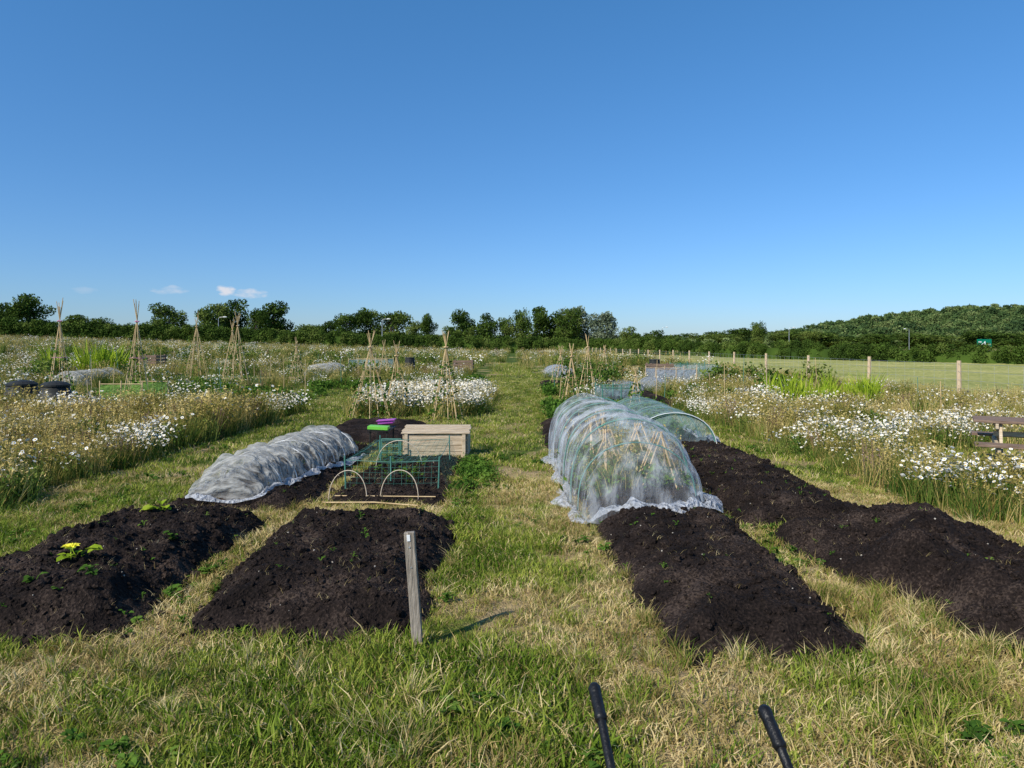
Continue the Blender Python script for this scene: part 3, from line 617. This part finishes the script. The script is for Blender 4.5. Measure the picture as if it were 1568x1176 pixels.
def netcage(x,y,w,d,h,mat,post):
    z=float(H(x,y));mb=MB();mn=MB()
    for sx in(0,.5,1):
        for sy in(0,1): mb.tube([(sx*w,sy*d,0),(sx*w,sy*d,h+.08)],.016,6)
    mb.tube([(0,0,h),(w,0,h)],.01,5);mb.tube([(0,d,h),(w,d,h)],.01,5)
    c=[(0,0),(w,0),(w,d),(0,d)]
    for i in range(4):
        a,b=c[i],c[(i+1)%4];n=14;V=[];F=[]
        for j in range(n+1):
            t=j/n;X0,Y0=a[0]+(b[0]-a[0])*t,a[1]+(b[1]-a[1])*t
            for q in range(5): V.append((X0+random.uniform(-.015,.015),Y0+random.uniform(-.02,.02),h*q/4*(1-.06*math.sin(t*12.5)**2)))
        for j in range(n):
            for q in range(4): F.append((j*5+q,j*5+q+1,j*5+q+6,j*5+q+5))
        mn.add(V,F)
    group('netting_cage',[mb.obj('corner_posts',[post]),mn.obj('netting_walls',[mat],True)],(x,y,z))
M_netg=netmat('lime_netting',(.32,.52,.12),.25,.6,(2,2,4),4)
netcage(-9.7,16.3,1.0,1.2,.70,M_netg,M_cane);netcage(5.6,27,1.6,2,.7,M_net4,M_post);netcage(7.3,30,1.6,2,.8,M_net3,M_teal);netcage(-8.5,36,2,2,.8,M_net3,M_cane);netcage(2.4,18.4,1.0,1.5,.5,M_net3,M_teal)
def compost(x,y,s=1):
    z=float(H(x,y));mb=MB();mb.tube([(0,0,0),(0,0,.25),(0,0,.7)],[.42,.39,.30],20);lid=MB();lid.tube([(0,0,.70),(0,0,.74),(0,0,.80),(0,0,.83)],[.32,.32,.22,.06],20)
    hatch=MB();hatch.box((0,-.40,.16),(.34,.03,.24),rotm('X',-6),0,.01)
    group('compost_bin',[mb.obj('bin_body',[M_dark],True),lid.obj('bin_lid',[M_dark]),hatch.obj('bin_hatch',[M_black])],(x,y,z),scale=s)
compost(-11.25,15.9,.98);compost(-10.55,16.0,.95)
def pallet_bin(x,y):
    z=float(H(x,y));mb=MB()
    for i in range(5):
        for yy in(0,1): mb.box((.5,yy,.08+.16*i),(1.1,.025,.11))
        for xx in(0,1): mb.box((xx,.5,.08+.16*i),(.025,.96,.11))
    for xx in(.03,.97):
        for yy in(.03,.97): mb.box((xx,yy,.4),(.07,.07,.85))
    mb.obj('pallet_compost_bay',[M_table],loc=(x,y,z))
pallet_bin(6.2,31);pallet_bin(-3.2,38);pallet_bin(-18,33)
def water_butt(x,y,mat):
    mb=MB();mb.tube([(0,0,0),(0,0,.1),(0,0,.5),(0,0,.85),(0,0,.9)],[.24,.26,.29,.26,.25],16);mb.tube([(0,0,.9),(0,0,.94)],[.28,.27],16);mb.tube([(0,-.27,.15),(0,-.33,.15),(0,-.33,.11)],.015,6)
    mb.obj('water_butt',[mat],loc=(x,y,float(H(x,y))))
water_butt(7.0,34,M_dark);water_butt(-5.6,38,M_dark)
# ---------------------------------------------------------------- picnic table
mb=MB()
for i in range(5): mb.box((0,-.30+.15*i,.72),(1.8,.138,.038))
for sy in(-.72,.72):
    for j in(0,1): mb.box((0,sy+(j-.5)*.145,.43),(1.8,.135,.038))
mt=MB()
for sx in(-.62,.62):
    mt.box((sx,0,.38),(.04,1.62,.09));mt.box((sx,0,.66),(.04,.72,.08))
    for sg in(-1,1): mt.box((sx+.043,sg*.44,.34),(.04,.09,.82),rotm('X',sg*32))
mt.box((0,0,.52),(1.3,.04,.07))
group('picnic_table',[mb.obj('planks',[M_table]),mt.obj('a_frame_legs',[M_pine])],(7.05,9.1,-.03),math.radians(-32),.92)
# ---------------------------------------------------------------- wheelbarrow
def smooth(p,n=6):
    out=[];P=[Vector(q) for q in p];P=[P[0]*2-P[1]]+P+[P[-1]*2-P[-2]]
    for i in range(1,len(P)-2):
        for k in range(n):
            t=k/n;a,b,c,d=P[i-1:i+3];out.append(.5*((2*b)+(c-a)*t+(2*a-5*b+4*c-d)*t*t+(3*b-a-3*c+d)*t**3))
    return out+[P[-2]]
mf=MB();mg=MB()
for pl in([(.31,1.0,.27),(.30,1.5,.33),(.293,1.88,.38),(.282,2.02,.45),(.272,2.12,.51)],[(.70,.95,.26),(.745,1.4,.32),(.778,1.78,.37),(.782,1.93,.44),(.772,2.0,.495)]):
    mf.tube(smooth(pl),.014,10)
    a=Vector(pl[-2]);b=Vector(pl[-1]);d=(b-a).normalized();d=Vector((d.x,d.y*.95,d.z*.8)).normalized();q=b-d*.012
    rad=[.017,.0205,.0185,.0185,.0195,.0185,.0195,.0185,.0195,.0205,.0205,.013];L=.125
    mg.tube([q+d*L*i/(len(rad)-1) for i in range(len(rad))],rad,14)
mf.tube([(.31,1.0,.27),(.42,.45,.2)],.014,8);mf.tube([(.70,.95,.27),(.58,.43,.2)],.014,8)
for px,py in((.30,1.5),(.75,1.42)): mf.tube([(px,py,.33),(px,py+.12,.01),(px,py+.25,.01),(px,py+.3,.33)],.012,8)
tr=MB()
def ring(c,wx,wy,z):
    o_=[]
    for k in range(24):
        a=2*math.pi*k/24;ca,sa=math.cos(a),math.sin(a);X0=wx*math.copysign(abs(ca)**.45,ca);o_.append((c[0]+X0,c[1]+wy*math.copysign(abs(sa)**.45,sa)-.26*X0,z))
    return o_
rings=[ring((.51,1.35),.19,.30,.30),ring((.51,1.345),.27,.482,.50),ring((.51,1.345),.285,.497,.505),ring((.51,1.345),.285,.497,.49),ring((.51,1.345),.262,.472,.485),ring((.51,1.36),.185,.29,.312)]
V=[p for r_ in rings for p in r_];F=[]
for i in range(5):
    for k in range(24): F.append((i*24+k,i*24+(k+1)%24,(i+1)*24+(k+1)%24,(i+1)*24+k))
F.append(tuple(range(24)));F.append(tuple(range(120,144)));tr.add(V,F)
wh=MB();wc=Vector((.5,.44,.2));wh.tube([wc+Vector((0,math.cos(t),math.sin(t)))*.16 for t in np.linspace(0,2*math.pi,25)],.04,8,0,False)
wh2=MB();wh2.tube([wc-Vector((.05,0,0)),wc+Vector((.05,0,0))],.03,10)
for k in range(6): wh2.tube([wc,wc+Vector((0,math.cos(k*1.047),math.sin(k*1.047)))*.13],.008,6)
wh2.tube([(.42,.44,.2),(.58,.44,.2)],.009,6)
group('wheelbarrow',[mf.obj('tubular_frame',[M_black],True),mg.obj('handle_grips',[M_black],True),tr.obj('tray',[M_blue],True),wh.obj('tyre',[M_black],True),wh2.obj('wheel_hub',[M_steel])])
# ---------------------------------------------------------------- squash plants on left bed
def squash(x,y,s,mt_):
    mb=MB();broad(mb,9,.10*s,.06,0);z=float(bedheight(np.array([x]),np.array([y]))[0])
    mb.obj('squash_plant',[mt_],loc=(x,y,z-.005))
    return z
squash(-2.95,5.85,.9,M_lime);zs=squash(-2.92,4.65,.8,M_lime);squash(-2.9,4.2,.4,M_weed);squash(-2.62,4.3,.4,M_weed);squash(-2.55,5.2,.4,M_weed)
M_yf=pbr('squash_flower',(.85,.75,.03),(.9,.85,.1),10)
mb=MB()
for k in range(8):
    a=k*.785;c=Vector((math.cos(a),math.sin(a),0));w=Vector((-c.y,c.x,0))*.02
    mb.add([(0,0,0),c*.03+w+Vector((0,0,.02)),c*.06+Vector((0,0,.012)),c*.03-w+Vector((0,0,.02))],[(0,1,2,3)])
mb.tube([(0,0,-.08),(0,0,0)],.004,5)
mb.obj('squash_flower',[M_yf],loc=(-2.93,4.6,zs+.08))
# ---------------------------------------------------------------- distant lamps, sign, houses
def lamp(x,y,h,s=1):
    mb=MB();mb.tube([(0,0,0),(0,0,h*.5),(0,0,h-.2)],[.11,.08,.06],8);mb.tube([(0,0,h-.25),(.25*s,0,h),(1.2*s,0,h+.06)],.045,6)
    hd=MB();hd.tube([(1.0*s,0,h+.05),(1.3*s,0,h+.07),(1.8*s,0,h+.05)],[.07,.15,.08],8)
    group('street_lamp',[mb.obj('column',[M_steel]),hd.obj('lantern',[M_whitep])],(x,y,float(H(x,y))))
lamp(-64,151,6.0);lamp(-28.5,152,6.6);lamp(80,200,6.6);lamp(129,225,6.8,-1);lamp(46,212,7.0);lamp(2,180,5.5)
mb=MB();mb.box((0,0,2.2),(2.3,.06,2.3),mat=0,bev=.05)
for px in(-.8,.8): mb.tube([(px,.1,-.5),(px,.1,3.3)],.05,8,1)
mb.tube([(-.5,-.05,1.4),(-.5,-.05,2.4),(.1,-.05,2.9)],.07,4,2);mb.tube([(.1,-.05,1.4),(.1,-.05,3.0)],.07,4,2);mb.box((.7,-.045,2.5),(.6,.02,.16),mat=2);mb.box((-.7,-.045,2.9),(.5,.02,.16),mat=2);mb.box((.65,-.045,1.6),(.7,.02,.14),mat=2)
mb.obj('road_direction_sign',[M_sign,M_steel,M_whitep],loc=(75,110,-.8))
def house(x,y,w,d,e,r,rz):
    w_=MB();w_.box((0,0,e/2),(w,d,e));rf=MB();a=w/2+.4;b=d/2+.4
    rf.add([(-a,-b,e),(a,-b,e),(a,b,e),(-a,b,e),(-a,0,r),(a,0,r)],[(0,1,5,4),(2,3,4,5),(0,4,3),(1,2,5)]);rf.box((w*.3,0,r),(.7,.7,1.4))
    wi=MB()
    for i in range(3):
        for z in((1.3,) if e<3.5 else (1.3,3.8)): wi.box((-w*.33+i*w*.33,-d/2-.02,z),(1.3,.1,1.1))
    wi.box((w*.17,-d/2-.02,1.0),(.9,.1,2))
    group('brick_house',[w_.obj('walls',[M_brick]),rf.obj('roof',[M_roof]),wi.obj('windows_and_door',[M_glass])],(x,y,float(H(x,y))),rz)
house(7,168,9,6,2.4,4.1,.1)
# ---------------------------------------------------------------- sky, sun, camera
sd=Vector((-.72,-.70,math.tan(math.radians(40)))).normalized()
el=math.asin(sd.z);az=math.atan2(sd.x,sd.y)
W=bpy.data.worlds.new('World');S.world=W;W.use_nodes=True;nt=W.node_tree;nt.nodes.clear()
ow=nt.nodes.new('ShaderNodeOutputWorld');bg=nt.nodes.new('ShaderNodeBackground');bg.inputs[1].default_value=.10
sk=nt.nodes.new('ShaderNodeTexSky');sk.sky_type='NISHITA';sk.sun_disc=False;sk.sun_elevation=el;sk.sun_rotation=az%(2*math.pi)
sk.air_density=1.0;sk.dust_density=.3;sk.ozone_density=2.0
tc=nt.nodes.new('ShaderNodeTexCoord');sp=nt.nodes.new('ShaderNodeSeparateXYZ');nt.links.new(tc.outputs['Generated'],sp.inputs[0])
tint=ramp(nt,sp.outputs[2],[(0,(.32,.42,.64)),(.06,(.30,.44,.66)),(.22,(.28,.49,.70)),(.45,(.28,.58,.79))])
cr=nt.nodes.new('ShaderNodeMix');cr.data_type='RGBA';cr.blend_type='MULTIPLY';cr.inputs[0].default_value=1
nt.links.new(sk.outputs[0],cr.inputs[6]);nt.links.new(tint,cr.inputs[7])
vs=nt.nodes.new('ShaderNodeVectorMath');vs.operation='SCALE';vs.inputs[3].default_value=2.0;nt.links.new(cr.outputs[2],vs.inputs[0])
yy=math_(nt,'MAXIMUM',sp.outputs[1],.05);u=math_(nt,'DIVIDE',sp.outputs[0],yy);v=math_(nt,'DIVIDE',sp.outputs[2],yy)
nz=nt.nodes.new('ShaderNodeTexNoise');nz.inputs['Scale'].default_value=60;nz.inputs['Detail'].default_value=6;mp=nt.nodes.new('ShaderNodeMapping');mp.inputs['Scale'].default_value=(1,1,2.6);nt.links.new(tc.outputs['Generated'],mp.inputs[0]);nt.links.new(mp.outputs[0],nz.inputs['Vector'])
tot=None
for u0,v0,a,b,s in((-.414,.078,.014,.008,1.0),(-.378,.074,.022,.007,.75),(-.494,.079,.028,.006,.45),(-.62,.079,.02,.005,.18)):
    q=math_(nt,'ADD',math_(nt,'POWER',math_(nt,'DIVIDE',math_(nt,'ABSOLUTE',math_(nt,'SUBTRACT',u,u0)),a),2),math_(nt,'POWER',math_(nt,'DIVIDE',math_(nt,'ABSOLUTE',math_(nt,'SUBTRACT',v,v0)),b),2))
    q=math_(nt,'SUBTRACT',1.1,q);q=math_(nt,'ADD',q,math_(nt,'MULTIPLY',math_(nt,'SUBTRACT',nz.outputs['Fac'],.5),4.0))
    q=math_(nt,'MULTIPLY',math_(nt,'MULTIPLY',q,.8,True),s)
    tot=q if tot is None else math_(nt,'MAXIMUM',tot,q)
mx=nt.nodes.new('ShaderNodeMix');mx.data_type='RGBA';nt.links.new(math_(nt,'MULTIPLY',tot,.8),mx.inputs[0]);nt.links.new(vs.outputs[0],mx.inputs[6]);mx.inputs[7].default_value=(8.2,7.9,8.2,1)
nt.links.new(mx.outputs[2],bg.inputs[0]);nt.links.new(bg.outputs[0],ow.inputs[0])
sl=bpy.data.lights.new('sun','SUN');sl.energy=5;sl.angle=math.radians(.5);sl.color=(1,.94,.83);so=bpy.data.objects.new('sun',sl);S.collection.objects.link(so)
so.rotation_euler=(-sd).to_track_quat('-Z','Y').to_euler()
cm=bpy.data.cameras.new('camera');co=bpy.data.objects.new('camera',cm);S.collection.objects.link(co);S.camera=co
co.location=(0,0,1.65);co.rotation_euler=(math.radians(90),0,0);cm.lens=24.35;cm.sensor_width=36;cm.shift_y=-60/1568;cm.clip_end=8000;cm.clip_start=.05
S.view_settings.view_transform='Standard';S.view_settings.look='None';S.view_settings.exposure=0
